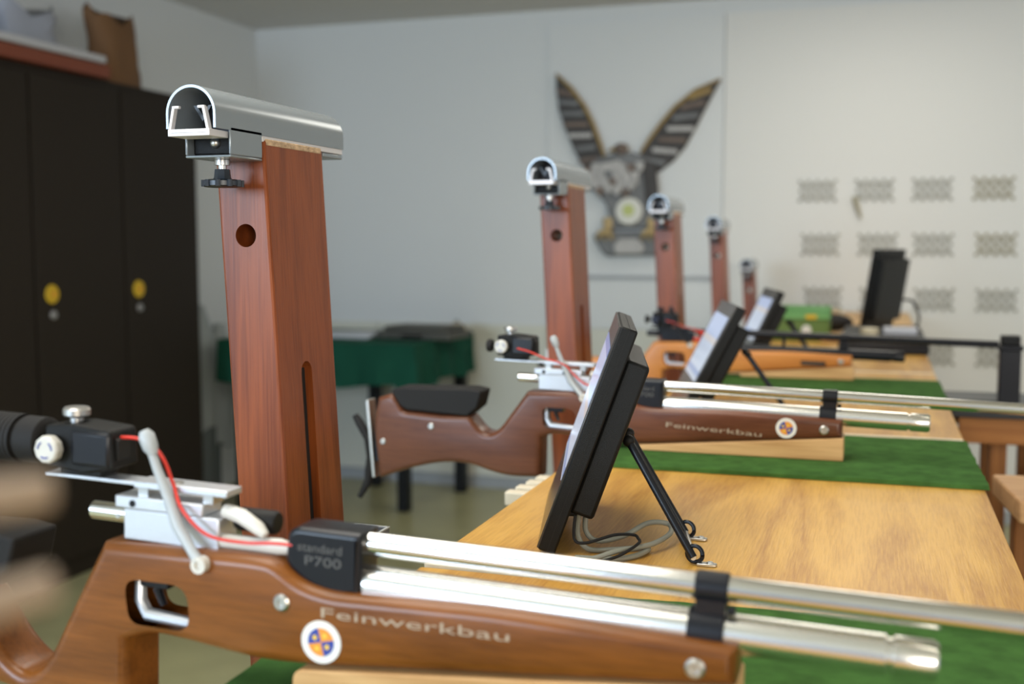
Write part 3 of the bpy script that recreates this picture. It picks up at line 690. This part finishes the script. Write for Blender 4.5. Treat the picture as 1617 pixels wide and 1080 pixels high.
# the honey rifle has black metal work and a lower, more forward sight
for o_ in R3.children:
    k_ = o_.name.split('.')[0]
    if k_ in ('diopter_sight', 'sight_cable', 'sight_plate'): o_.location.x += .046; o_.location.z -= .012
for o_ in R3.children_recursive:
    k_ = o_.name.split('.')[0]
    if k_ in ('elevation_knob', 'windage_knob', 'receiver', 'receiver_rail', 'sight_plate', 'rail_blade', 'riser', 'cocking_tube', 'loading_lever', 'lever_knob', 'plate_screw', 'pin'): o_.data.materials[0] = M['black_metal']
    if k_ in ('bolt', 'bolt_arm'): o_.data.materials[0] = M['red']

def wedge(loc, x0, x1, zl, zr, yw, label):
    cx = (x0 + x1) / 2; b = MB()
    b.poly(rounded([(x0 - cx, 0, 0), (x1 - cx, 0, 0), (x1 - cx, zr, .002), (x0 - cx, zl, .008)]), -yw, yw)
    return tag(b.build('wooden_wedge', M['wedge'], None, (cx, loc, MT), bevel=.0012), label, 'wedge', 'wooden wedges propping up the rifles')
# wedge tops follow the underside of each fore-end
for q_, k_ in ((R1, 1.0), (R2, 1.03)): q_.scale = (k_, k_, k_)
def under(Rz, ox, x, p, k=1.0):
    l = (x - ox) / k
    return Rz + k * (-.0795 + (l + .034) * .0320 / .294) - (x - ox) * p - MT - .0008
for Y_, ox, Rz, p, k, a, b, hw, lab in ((0.68, -.3350, -.2080, .034, 1.0, -.372, -.074, .024, 'pale wooden wedge under the nearest rifle'),
                                        (1.66, -.311, -.2175, .026, 1.03, -.345, -.040, .026, 'pale wooden wedge under the second rifle'),
                                        (2.66, -.312, -.2225, .022, 1.0, -.300, -.046, .026, 'pale wooden wedge under the honey coloured rifle')):
    wedge(Y_, a, b, under(Rz, ox, a, p, k) - .0012, under(Rz, ox, b, p, k), hw, lab)

# ------------------------------------------------------------------ hooded posts
def post(n, y, xr, ztop, label, lean=0.052, w=0.057, d=0.125, detail=True, worn=True):
    """xr: x of the right face at the top"""
    H = ztop - ZF
    r = thing('hooded_post', (xr + lean * H - w / 2, y + d / 2, ZF), label, 'post', 'mahogany posts with grey hoods')
    top = -lean * H
    body = MB().poly([(-w / 2, 0.001), (w / 2, 0.001), (w / 2 + top, H), (-w / 2 + top, H)], -d / 2, d / 2).build('post_body', M['mahogany'], r)
    # bevel, then cut the round hole and the long slot
    b = body.modifiers.new('b', 'BEVEL'); b.width = .003; b.segments = 2
    bpy.context.view_layer.update()
    dg = bpy.context.evaluated_depsgraph_get(); nm = bpy.data.meshes.new_from_object(body.evaluated_get(dg)); body.modifiers.clear(); body.data = nm
    hz = H - 0.096; hx = -lean * hz + .001
    c1 = MB().cyl((hx, -d / 2 - .02, hz), (hx, d / 2 + .02, hz), .0118, n=28)
    s1 = H - .240; s0 = H - .62; sl = MB()
    pts = [(0.0115 * math.cos(a), 0.0115 * math.sin(a)) for a in [PI * k / 8 for k in range(9)]]
    sl.poly([(p[0] - .004, s1 + p[1]) for p in pts] + [(p[0] - .004, s0 - p[1]) for p in reversed(pts)], -.30, .30, axis=0)
    cut(body, [c1, sl])
    MB().box(-.012, .012, -.0108, .0108, s0 + .002, s1 + .004).build('slot_shade_fill', M['gap'], r, rot=(0, 0, 0)) if False else MB().poly([(w / 2 - .045 - lean * s0, s0), (w / 2 - .009 - lean * s0, s0), (w / 2 - .009 - lean * s1, s1 + .003), (w / 2 - .045 - lean * s1, s1 + .003)], -.0108, .0108).build('slot_shade_fill', M['gap'], r)  # black fill added to keep the slot dark inside, shaped like a guessed rail
    MB().box(w / 2 + top - .0035, w / 2 + top + .0006, -d / 2 + .004, d / 2 - .004, H - .0060, H + .0008).build('worn_edge', M['pale_edge'], r, bevel=.0012)
    # hood: a half tube over a box channel
    zt = H + .003; cx = top
    R, rr = .0268, .0243; y0 = -d / 2 - .085; y1 = -d / 2 + .177; cx = top + .0015
    hb = MB(); n = 28
    def arc(R_, drop): return [(-R_, -drop)] + [(R_ * math.cos(PI - PI * k / n), R_ * math.sin(PI * k / n)) for k in range(n + 1)] + [(R_, -drop)]
    o_, i_ = arc(R, .0135), arc(rr, .0135); ring = o_ + i_[::-1]; N_ = len(ring)
    zc = zt + .0140
    vs = [(cx + p[0], y0, zc + p[1]) for p in ring] + [(cx + p[0], y1, zc + p[1]) for p in ring]; m_ = len(o_)
    fs = [(i, i + N_, (i + 1) % N_ + N_, (i + 1) % N_) for i in range(N_)]
    for i in range(m_ - 1):
        fs.append((i, i + 1, N_ - 2 - i, N_ - 1 - i)); fs.append((i + N_, N_ - 1 - i + N_, N_ - 2 - i + N_, i + 1 + N_))
    hb.add(vs, fs); hood = hb.build('hood', M['hood'], r)
    MB().prof((cx, y1 - .001, zc), (0, 1, 0), [(0, rr), (.001, rr), (.001, .001)], 24).build('rear_cap', M['hood'], hood)
    # base plate between hood and post
    MB().box(cx - .0262, cx + .0262, -d / 2 - .001, y1 - .002, zt - .0055, zt + .0005).build('base_plate', M['clip'], hood, bevel=.0005)
    MB().box(cx - .0262, cx + .0262, d / 2 + .004, y1 - .002, zt - .011, zt - .0062).build('rear_bracket', M['hood'], hood, bevel=.001)
    # channel box hanging in front of the post
    yb0, yb1 = -d / 2 - .060, -d / 2 - .002
    cb = MB(); zb0, zb1 = zt - .0225, zt + .003
    cb.box(cx + .0243, cx + .0268, yb0, yb1, zb0, zc - .010); cb.box(cx - .0238, cx - .0213, yb0, yb1, zb0, zc - .010); cb.box(cx - .0238, cx + .0268, yb0, yb1, zb0 - .0025, zb0)
    cb.box(cx - .022, cx + .025, yb1 - .003, yb1, zb0, zb1)
    cb.build('channel_box', M['hood'], hood, bevel=.0012)
    MB().box(cx - .021, cx + .024, yb0 + .010, yb1 - .004, zb0 + .0005, zb0 + .019).build('inner_block', M['black_pl'], hood, bevel=.002)
    MB().ball((cx + .004, yb0 + .010, zb0 + .012), .0055, 12).build('screw_head', M['steel'], hood)
    MB().prof((cx, y0 + .060, zc), (0, -1, 0), [(0, .0240), (.002, .0240), (.002, .001)], 24).build('target_plate', M['hood_in'], hood)
    MB().poly([(cx - .010, zc + .010), (cx - .0065, zc + .010), (cx, zc + .001), (cx + .0065, zc + .010), (cx + .010, zc + .010), (cx, zc - .005)], y0 + .020, y0 + .023).build('notch', M['black_metal'], hood)
    cl = MB(); yc = y0 - .002
    cl.box(cx - .0225, cx + .0225, yc - .002, yc + .030, zc - .0210, zc - .0145)
    for s in (-1, 1):
        cl.poly([(cx + s * .0220, zc - .0150), (cx + s * .0190, zc - .0150), (cx + s * .0145, zc + .006), (cx + s * .0175, zc + .006)], yc - .002, yc + .004)
        cl.box(min(cx + s * .0175, cx + s * .010), max(cx + s * .0175, cx + s * .010), yc - .002, yc + .002, zc + .0045, zc + .0070)
    cl.box(cx - .019, cx + .019, yc - .0028, yc - .0018, zc - .0182, zc - .0172)
    cl.build('sight_clip', M['clip'], hood, bevel=.0008)
    kx, ky = cx + .000, yb0 + .027
    kb = MB().cyl((kx, ky, zb0 - .014), (kx, ky, zb0 - .0028), .0042).cyl((kx, ky, zb0 - .008), (kx, ky, zb0 - .0028), .0075)
    kb.build('clamp_screw', M['steel'], hood)
    k1 = MB().prof((kx, ky, zb0 - .012), (0, 0, -1), [(0, .0075), (.008, .0085), (.011, .010)], 8)
    k1.prof((kx, ky, zb0 - .022), (0, 0, -1), [(0, .015), (.0015, .0185), (.006, .0185), (.0075, .016), (.0075, .001)], 28)
    for k in range(10):
        a = 2 * PI * k / 10; k1.cyl((kx + .018 * math.cos(a), ky + .018 * math.sin(a), zb0 - .029), (kx + .018 * math.cos(a), ky + .018 * math.sin(a), zb0 - .0225), .0027, n=8)
    k1.build('clamp_knob', M['navy'], hood)
    return r
post(1, 1.00, -0.5885, 0.105, 'sharp mahogany post nearest the camera, large grey hood on top')
post(2, 2.05, -0.5585, 0.113, 'second mahogany post from the camera, just behind the second rifle')
post(3, 3.08, -0.5385, 0.089, 'third mahogany post, in front of the eagle')
post(4, 4.10, -0.5375, 0.055, 'fourth mahogany post, thin and far, right of the eagle', w=.05)
post(5, 5.05, -0.5250, -0.108, 'farthest and shortest mahogany post by the back wall', w=.05)

# grey tray beside the first post
tr = thing('metal_tray', (-0.5375, 1.035, -0.3445), 'small grey metal tray between the first post and the bench', 'tray')
MB().box(-.021, .021, -.095, .100, 0, .003).build('tray_floor', M['tray'], tr)
for a in ((-.021, -.0195, -.095, .100), (.0195, .021, -.095, .100), (-.0195, .0195, -.095, -.0935), (-.0195, .0195, .0985, .100)):
    w_ = MB().box(*a, .002, .026).build('tray_wall', M['tray'], tr)
    MB().box(a[0] - .0006, a[1] + .0006, a[2] - .0006, a[3] + .0006, .026, .0275).build('rim', M['trayrim'], w_)
MB().box(-.015, .120, -.03, .03, -.004, -.0002).build('bracket', M['steel'], tr)

# cream slats under the left edge of the second bench
sr = thing('slatted_shelf', (-0.42, 1.52, T - .030), 'row of cream slats sticking out left under the second bench top', 'shelf')
for k in range(4):
    MB().box(-.070 + .004 * k, .10, -.055 + .036 * k, -.033 + .036 * k, -.020, -.001).build('slat', M['cream'], sr, bevel=.002)
MB().box(-.02, .0, -.07, .10, -.032, -.0205).build('bearer', M['apron'], sr)
MB().box(.06, .08, -.07, .10, -.032, -.0205).build('bearer', M['apron'], sr)

# ------------------------------------------------------------------ tilting screens
def screen(loc, yaw, tilt, label, W=.2455, H=.2495, t=.0198, legs=True, cables=True, leg_pts=None):
    """root at the near bottom front corner; local frame: x = backwards (away from the viewer's face), y = along the width, z = up"""
    r = thing('tilting_screen', loc, label, 'screen', 'black tilting screens on the benches', rot=(0, 0, yaw))
    dz = (t - .0015) * math.sin(tilt); k_ = dz / math.cos(tilt); H = H - k_
    r.location += Vector((math.cos(yaw) * math.sin(tilt) * k_, math.sin(yaw) * math.sin(tilt) * k_, dz))
    def B(nm, x0, x1, y0, y1, z0, z1, m, par=r, bv=.0):
        b = MB().box(x0, x1, y0, y1, z0, z1); o = b.build(nm, m, par, bevel=bv)
        if par is r: o.rotation_euler = (0, tilt, 0)
        return o
    cs = B('casing', 0.0015, t, 0, W, 0, H, M['black_pl'], bv=.0022)
    B('front_bezel', 0.0, 0.0035, .0012, W - .0012, .0012, H - .0012, M['bezel'], cs, .0008)
    B('display', -.0006, .0002, .016, W - .016, .074 * H / .2495, H - .026, M['display'], cs)
    B('seam', t * .55, t * .58, -.0003, W + .0003, .002, H + .0003, M['gap'], cs)
    bb = B('back_box', t - .001, t + .0245, .006, W - .006, .046, H - .030, M['black_pl'], bv=.004)
    if not legs: return r
    return r
YAW, TILT = math.radians(13.5), math.radians(19.9)
S1 = screen((-0.325, 1.066, T + .0006), YAW, TILT, 'sharp black tilted screen seen edge-on in the centre, cables behind')
def strut(S, yaw, hinge, feet, kind='screen_strut'):
    """two black rods from the back box to wire eyes on the bench; coordinates world-relative, converted to the screen's own"""
    inv = (Matrix.Translation(Vector(S.location) - Vector((0, 0, HC))) @ Matrix.Rotation(yaw, 4, 'Z')).inverted()
    def L_(p): return inv @ Vector(p)
    rods = []
    for h, f in zip(hinge, feet):
        o = MB().cyl(L_(h), L_(f), .0040, n=14).build('strut', M['black_metal'], S); rods.append(o)
        d = (Vector(f) - Vector(h)).normalized()
        MB().ball(L_(h), .0065, 12).build('hinge', M['black_pl'], o)
    MB().cyl(L_(feet[0]), L_(feet[1]), .0030, n=12).build('cross_bar', M['steel'], S)
    for f in feet:
        f = Vector(f); e = MB(); c = f + Vector((.001, 0, .0031)); R_ = .0080; pts = []
        for k in range(21):
            a = 2 * PI * k / 20; pts.append(L_(c + Vector((R_ * math.cos(a), .0045 * math.sin(a * .5) , R_ * math.sin(a)))))
        o = e.tube(pts, .0022, 8).build('eye_ring', M['black_metal'], S)
        bz = T + .0004
        t2 = MB(); a0 = L_((f.x + .004, f.y - .005, bz)); 
        pl = [( -.002, -.0045), (.013, -.0045), (.0165, -.003), (.0175, 0), (.0165, .003), (.013, .0045), (-.002, .0045)]
        vs = [L_((f.x + .006 + p[0], f.y + p[1], bz)) for p in pl] + [L_((f.x + .006 + p[0], f.y + p[1], bz + .0028)) for p in pl]; n = len(pl)
        t2.add(vs, [tuple(range(n)), tuple(range(2 * n - 1, n - 1, -1))] + [(i, (i + 1) % n, (i + 1) % n + n, i + n) for i in range(n)])
        tabo = t2.build('fixing_tab', M['steel'], S, bevel=.0006)
        p = L_((f.x + .0165, f.y, bz + .0028)); MB().prof(p, (0, 0, 1), [(0, .0036), (.0015, .0030), (.0015, .0015), (.0008, .0012), (.0008, .0001)], 14).build('screw', M['steel'], tabo)
strut(S1, YAW, [(-.2395, 1.12, -.2015), (-.2545, 1.19, -.206)], [(-.1655, 1.082, T + .0075), (-.1885, 1.176, T + .0075)])

# cables behind screen 1
def catm(P, n=8):
    P = [Vector(p) for p in P]; P = [P[0]] + P + [P[-1]]; o = []
    for i in range(1, len(P) - 2):
        for j in range(n):
            t = j / n; a, b_, c, d = P[i - 1:i + 3]
            o.append(0.5 * ((2 * b_) + (-a + c) * t + (2 * a - 5 * b_ + 4 * c - d) * t * t + (-a + 3 * b_ - 3 * c + d) * t ** 3))
    o.append(P[-2]); return o
zT = T + .0034
tag(MB().tube(catm([(-.280, 1.104, T + .040), (-.280, 1.103, T + .020), (-.268, 1.105, T + .010), (-.245, 1.125, T + .012), (-.225, 1.155, T + .020), (-.205, 1.165, T + .018), (-.200, 1.145, T + .013), (-.213, 1.110, T + .0095), (-.240, 1.075, T + .0095), (-.262, 1.058, zT + .001), (-.29, 1.048, zT)]), .0028, 10).build('cable', M['cable']),
    'grey cable making a raised loop behind the sharp screen', 'cable')
tag(MB().tube(catm([(-.285, 1.094, T + .040), (-.286, 1.093, T + .018), (-.275, 1.093, T + .004), (-.250, 1.100, zT), (-.222, 1.118, zT), (-.216, 1.105, zT + .001), (-.226, 1.082, zT), (-.245, 1.066, zT), (-.28, 1.060, zT)]), .0028, 10).build('cable', M['cable']),
    'second grey cable lying flat on the bench under the looped one', 'cable')
tag(MB().tube(catm([(-.2865, 1.084, T + .040), (-.287, 1.083, T + .016), (-.275, 1.084, T + .0125), (-.250, 1.103, T + .0180), (-.233, 1.117, T + .016), (-.226, 1.108, T + .0150), (-.222, 1.090, T + .0150), (-.235, 1.068, T + .0080), (-.255, 1.050, zT - .001)]), .0016, 8).build('cable', M['black_rub']),
    'thin black cable curling behind the sharp screen', 'cable')
pl = MB().box(-.008, .010, -.004, .004, 0, .026).build('cable_plug', M['black_pl'], S1, (.034, .020, .030), bevel=.002)

S2 = screen((-0.339, 1.98, T + .0006), YAW, math.radians(27), 'second black screen, blurred, bluish picture visible, right of the third post', H=.232)
S3 = screen((-0.333, 2.95, T + .0006), YAW, math.radians(25), 'third black screen, blurred, left of the green box', H=.216)
strut(S2, YAW, [(-.218, 2.03, -.197), (-.232, 2.11, -.200)], [(-.135, 2.01, T + .0075), (-.152, 2.10, T + .0075)])
strut(S3, YAW, [(-.212, 3.00, -.205), (-.226, 3.08, -.208)], [(-.140, 2.98, T + .0075), (-.155, 3.07, T + .0075)])
S4 = screen((-0.062, 4.15, T + .0006), math.radians(-23), math.radians(9), 'large dark screen seen from behind on the far bench', W=.2455, H=.302, t=.022)
tag(MB().tube(catm([(.085, 4.10, -.19), (.115, 4.06, -.195), (.135, 4.01, -.24), (.125, 3.95, T + .0425), (.09, 3.91, T + .0425), (.04, 3.90, T + .0425)]), .0045, 8).build('cable', M['black_rub']), 'black cable arching down behind the far dark screen', 'cable')

# green metal box
gb = thing('metal_box', (-0.235, 3.82, T + .001), 'green metal cash box with a yellow patch on the far bench', 'box', rot=(0, 0, .0))
MB().box(-.095, .090, -.065, .065, 0, .070).build('box_body', M['greenbox'], gb, bevel=.004)
ld = MB().poly([(-.067, .071), (.067, .071), (.067, .088), (.045, .112), (-.045, .112), (-.067, .088)], -.097, .092, axis=0).build('lid', M['greenlid'], gb, bevel=.004)
MB().box(-.096, .091, -.0685, -.066, .072, .087).build('band', M['greenlight'], ld)
MB().box(.015, .05, -.0700, -.0684, .0725, .0865).build('yellow_patch', M['yellow'], ld)
MB().prof((.018, -.066, .036), (0, -1, 0), [(0, .016), (.004, .016), (.006, .012), (.006, .001)], 20).build('lock', M['white_pl'], gb)
# small things on the far benches
bx = thing('equipment_box', (0.010, 3.58, T + .001), 'low black equipment box on the bench before the far screen', 'box')
MB().box(-.115, .135, -.21, .46, 0, .030).build('box_body', M['black_metal'], bx, bevel=.004)
MB().box(-.110, .130, -.205, .455, .030, .036).build('lid', M['black_pl'], bx, bevel=.002)
tn = thing('pellet_tin', (-0.020, 3.60, T + .0375), 'round cream pellet tin on the black equipment box', 'tin')
MB().prof((0, 0, 0), (0, 0, 1), [(0, .027), (.012, .028), (.012, .0285), (.020, .0285), (.021, .027), (.021, .001)], 24).build('tin_body', M['tin'], tn)
MB().prof((0, 0, .021), (0, 0, 1), [(0, .020), (.001, .019), (.001, .001)], 20).build('lid', M['cream'], tn)
tag(MB().box(-.05, .05, -.03, .03, 0, .022).build('grey_box', M['wboard'], None, (0.070, 3.66, T + .0375), bevel=.004), 'small grey box on the black equipment box', 'box')
tag(MB().box(-.03, .03, -.02, .02, 0, .016).build('tan_block', M['tan_board'], None, (-.140, 3.74, T + .001), bevel=.003), 'small tan block between green box and black box', 'block')

bp_ = thing('black_pouch', (-0.150, 4.22, T + .001), 'soft black pouch between the green box and the far dark screen', 'pouch')
MB().ball((0, 0, .032), .07, 16, (1.0, .7, .45)).build('pouch_body', M['black_rub'], bp_)
MB().tube([(-.03, 0, .058), (-.02, 0, .078), (.02, 0, .078), (.03, 0, .058)], .005, 8).build('strap', M['tin'], bp_)

# black muzzle rest on a black topped side stand ------------------------
ss = thing('side_stand', (0.42, 2.72, ZF), 'brown wooden side stand with black top right of the benches', 'stand')
h = -0.352 - ZF
MB().box(-.262, .26, -.16, .16, h - .018, h).build('stand_top', M['blacktop'], ss, bevel=.002)
for s in (-1, 1):
    MB().box(-.245, .245, s * .135 - .012, s * .135 + .012, h - .075, h - .0185).build('rail', M['apron'], ss, bevel=.002)
    for q in (-.165, -.085, .215):
        MB().box(q - .014, q + .020, s * .135 - .0225 - s * .035, s * .135 + .0225 - s * .035, .001, h - .0185).build('leg', M['legwood'], ss, bevel=.002)
bkr = thing('muzzle_rest', (0.284, 2.70, -0.3515), 'square black block at the muzzle of the honey coloured rifle', 'rest')
MB().box(-.022, .022, -.020, .020, 0, .118).build('rest_block', M['black_metal'], bkr, bevel=.002)
MB().box(-.026, .026, -.023, .023, .118, .128).build('collar', M['black_metal'], bkr, bevel=.002)
MB().box(-.020, .020, -.018, .018, .128, .150).build('rest_cap', M['black_pl'], bkr, bevel=.003)
MB().box(-.135, -.023, -.03, .03, 0, .006).build('rest_plate', M['blacktop'], bkr)
# near stool
sl_ = thing('wooden_stool', (0.30, 1.86, ZF), 'tan topped wooden stool at the right edge beyond the mat', 'stool', rot=(0, 0, .10))
h2 = -0.372 - ZF
MB().box(-.105, .14, -.10, .10, h2 - .034, h2).build('seat', M['tan_board'], sl_, bevel=.004)
for a in (-.06, .10):
    for b_ in (-.07, .07): MB().box(a - .018, a + .018, b_ - .018, b_ + .018, .001, h2 - .0345).build('leg', M['legwood'], sl_, bevel=.002)
MB().box(-.05, .09, -.078, -.062, .32, .36).build('stretcher', M['legwood'], sl_)
st3 = thing('brown_cabinet', (0.70, 2.15, ZF), 'brown wooden cabinet at the right edge of the picture', 'cabinet')
MB().box(-.25, .3, -.28, .30, .001, .87).build('cabinet_body', M['legwood'], st3, bevel=.003)
MB().box(-.252, -.250, -.24, .26, .05, .82).build('door', M['apron'], st3)

# blurred pale wooden arms close to the lens -----------------------------
rk = thing('slatted_rack', (-0.30, -0.10, ZF), 'two pale wooden slats very close to the camera at the lower left', 'rack')
def rkc(x, y, z): return (x + .30, y + .10, z - ZF)
MB().tube([rkc(-.235, .02, -.040), rkc(-.178, .14, -.0475), rkc(-.158, .182, -.0495)], [.0052, .0048, .0036], 14).build('slat', M['pale_wood'], rk)
MB().tube([rkc(-.235, .02, -.088), rkc(-.178, .14, -.0735), rkc(-.158, .182, -.0690)], [.0052, .0048, .0036], 14).build('slat', M['pale_wood'], rk)
MB().box(-.015 + .065, .012 + .065, .09, .125, .001, 1.27).build('upright', M['legwood'], rk, bevel=.002)
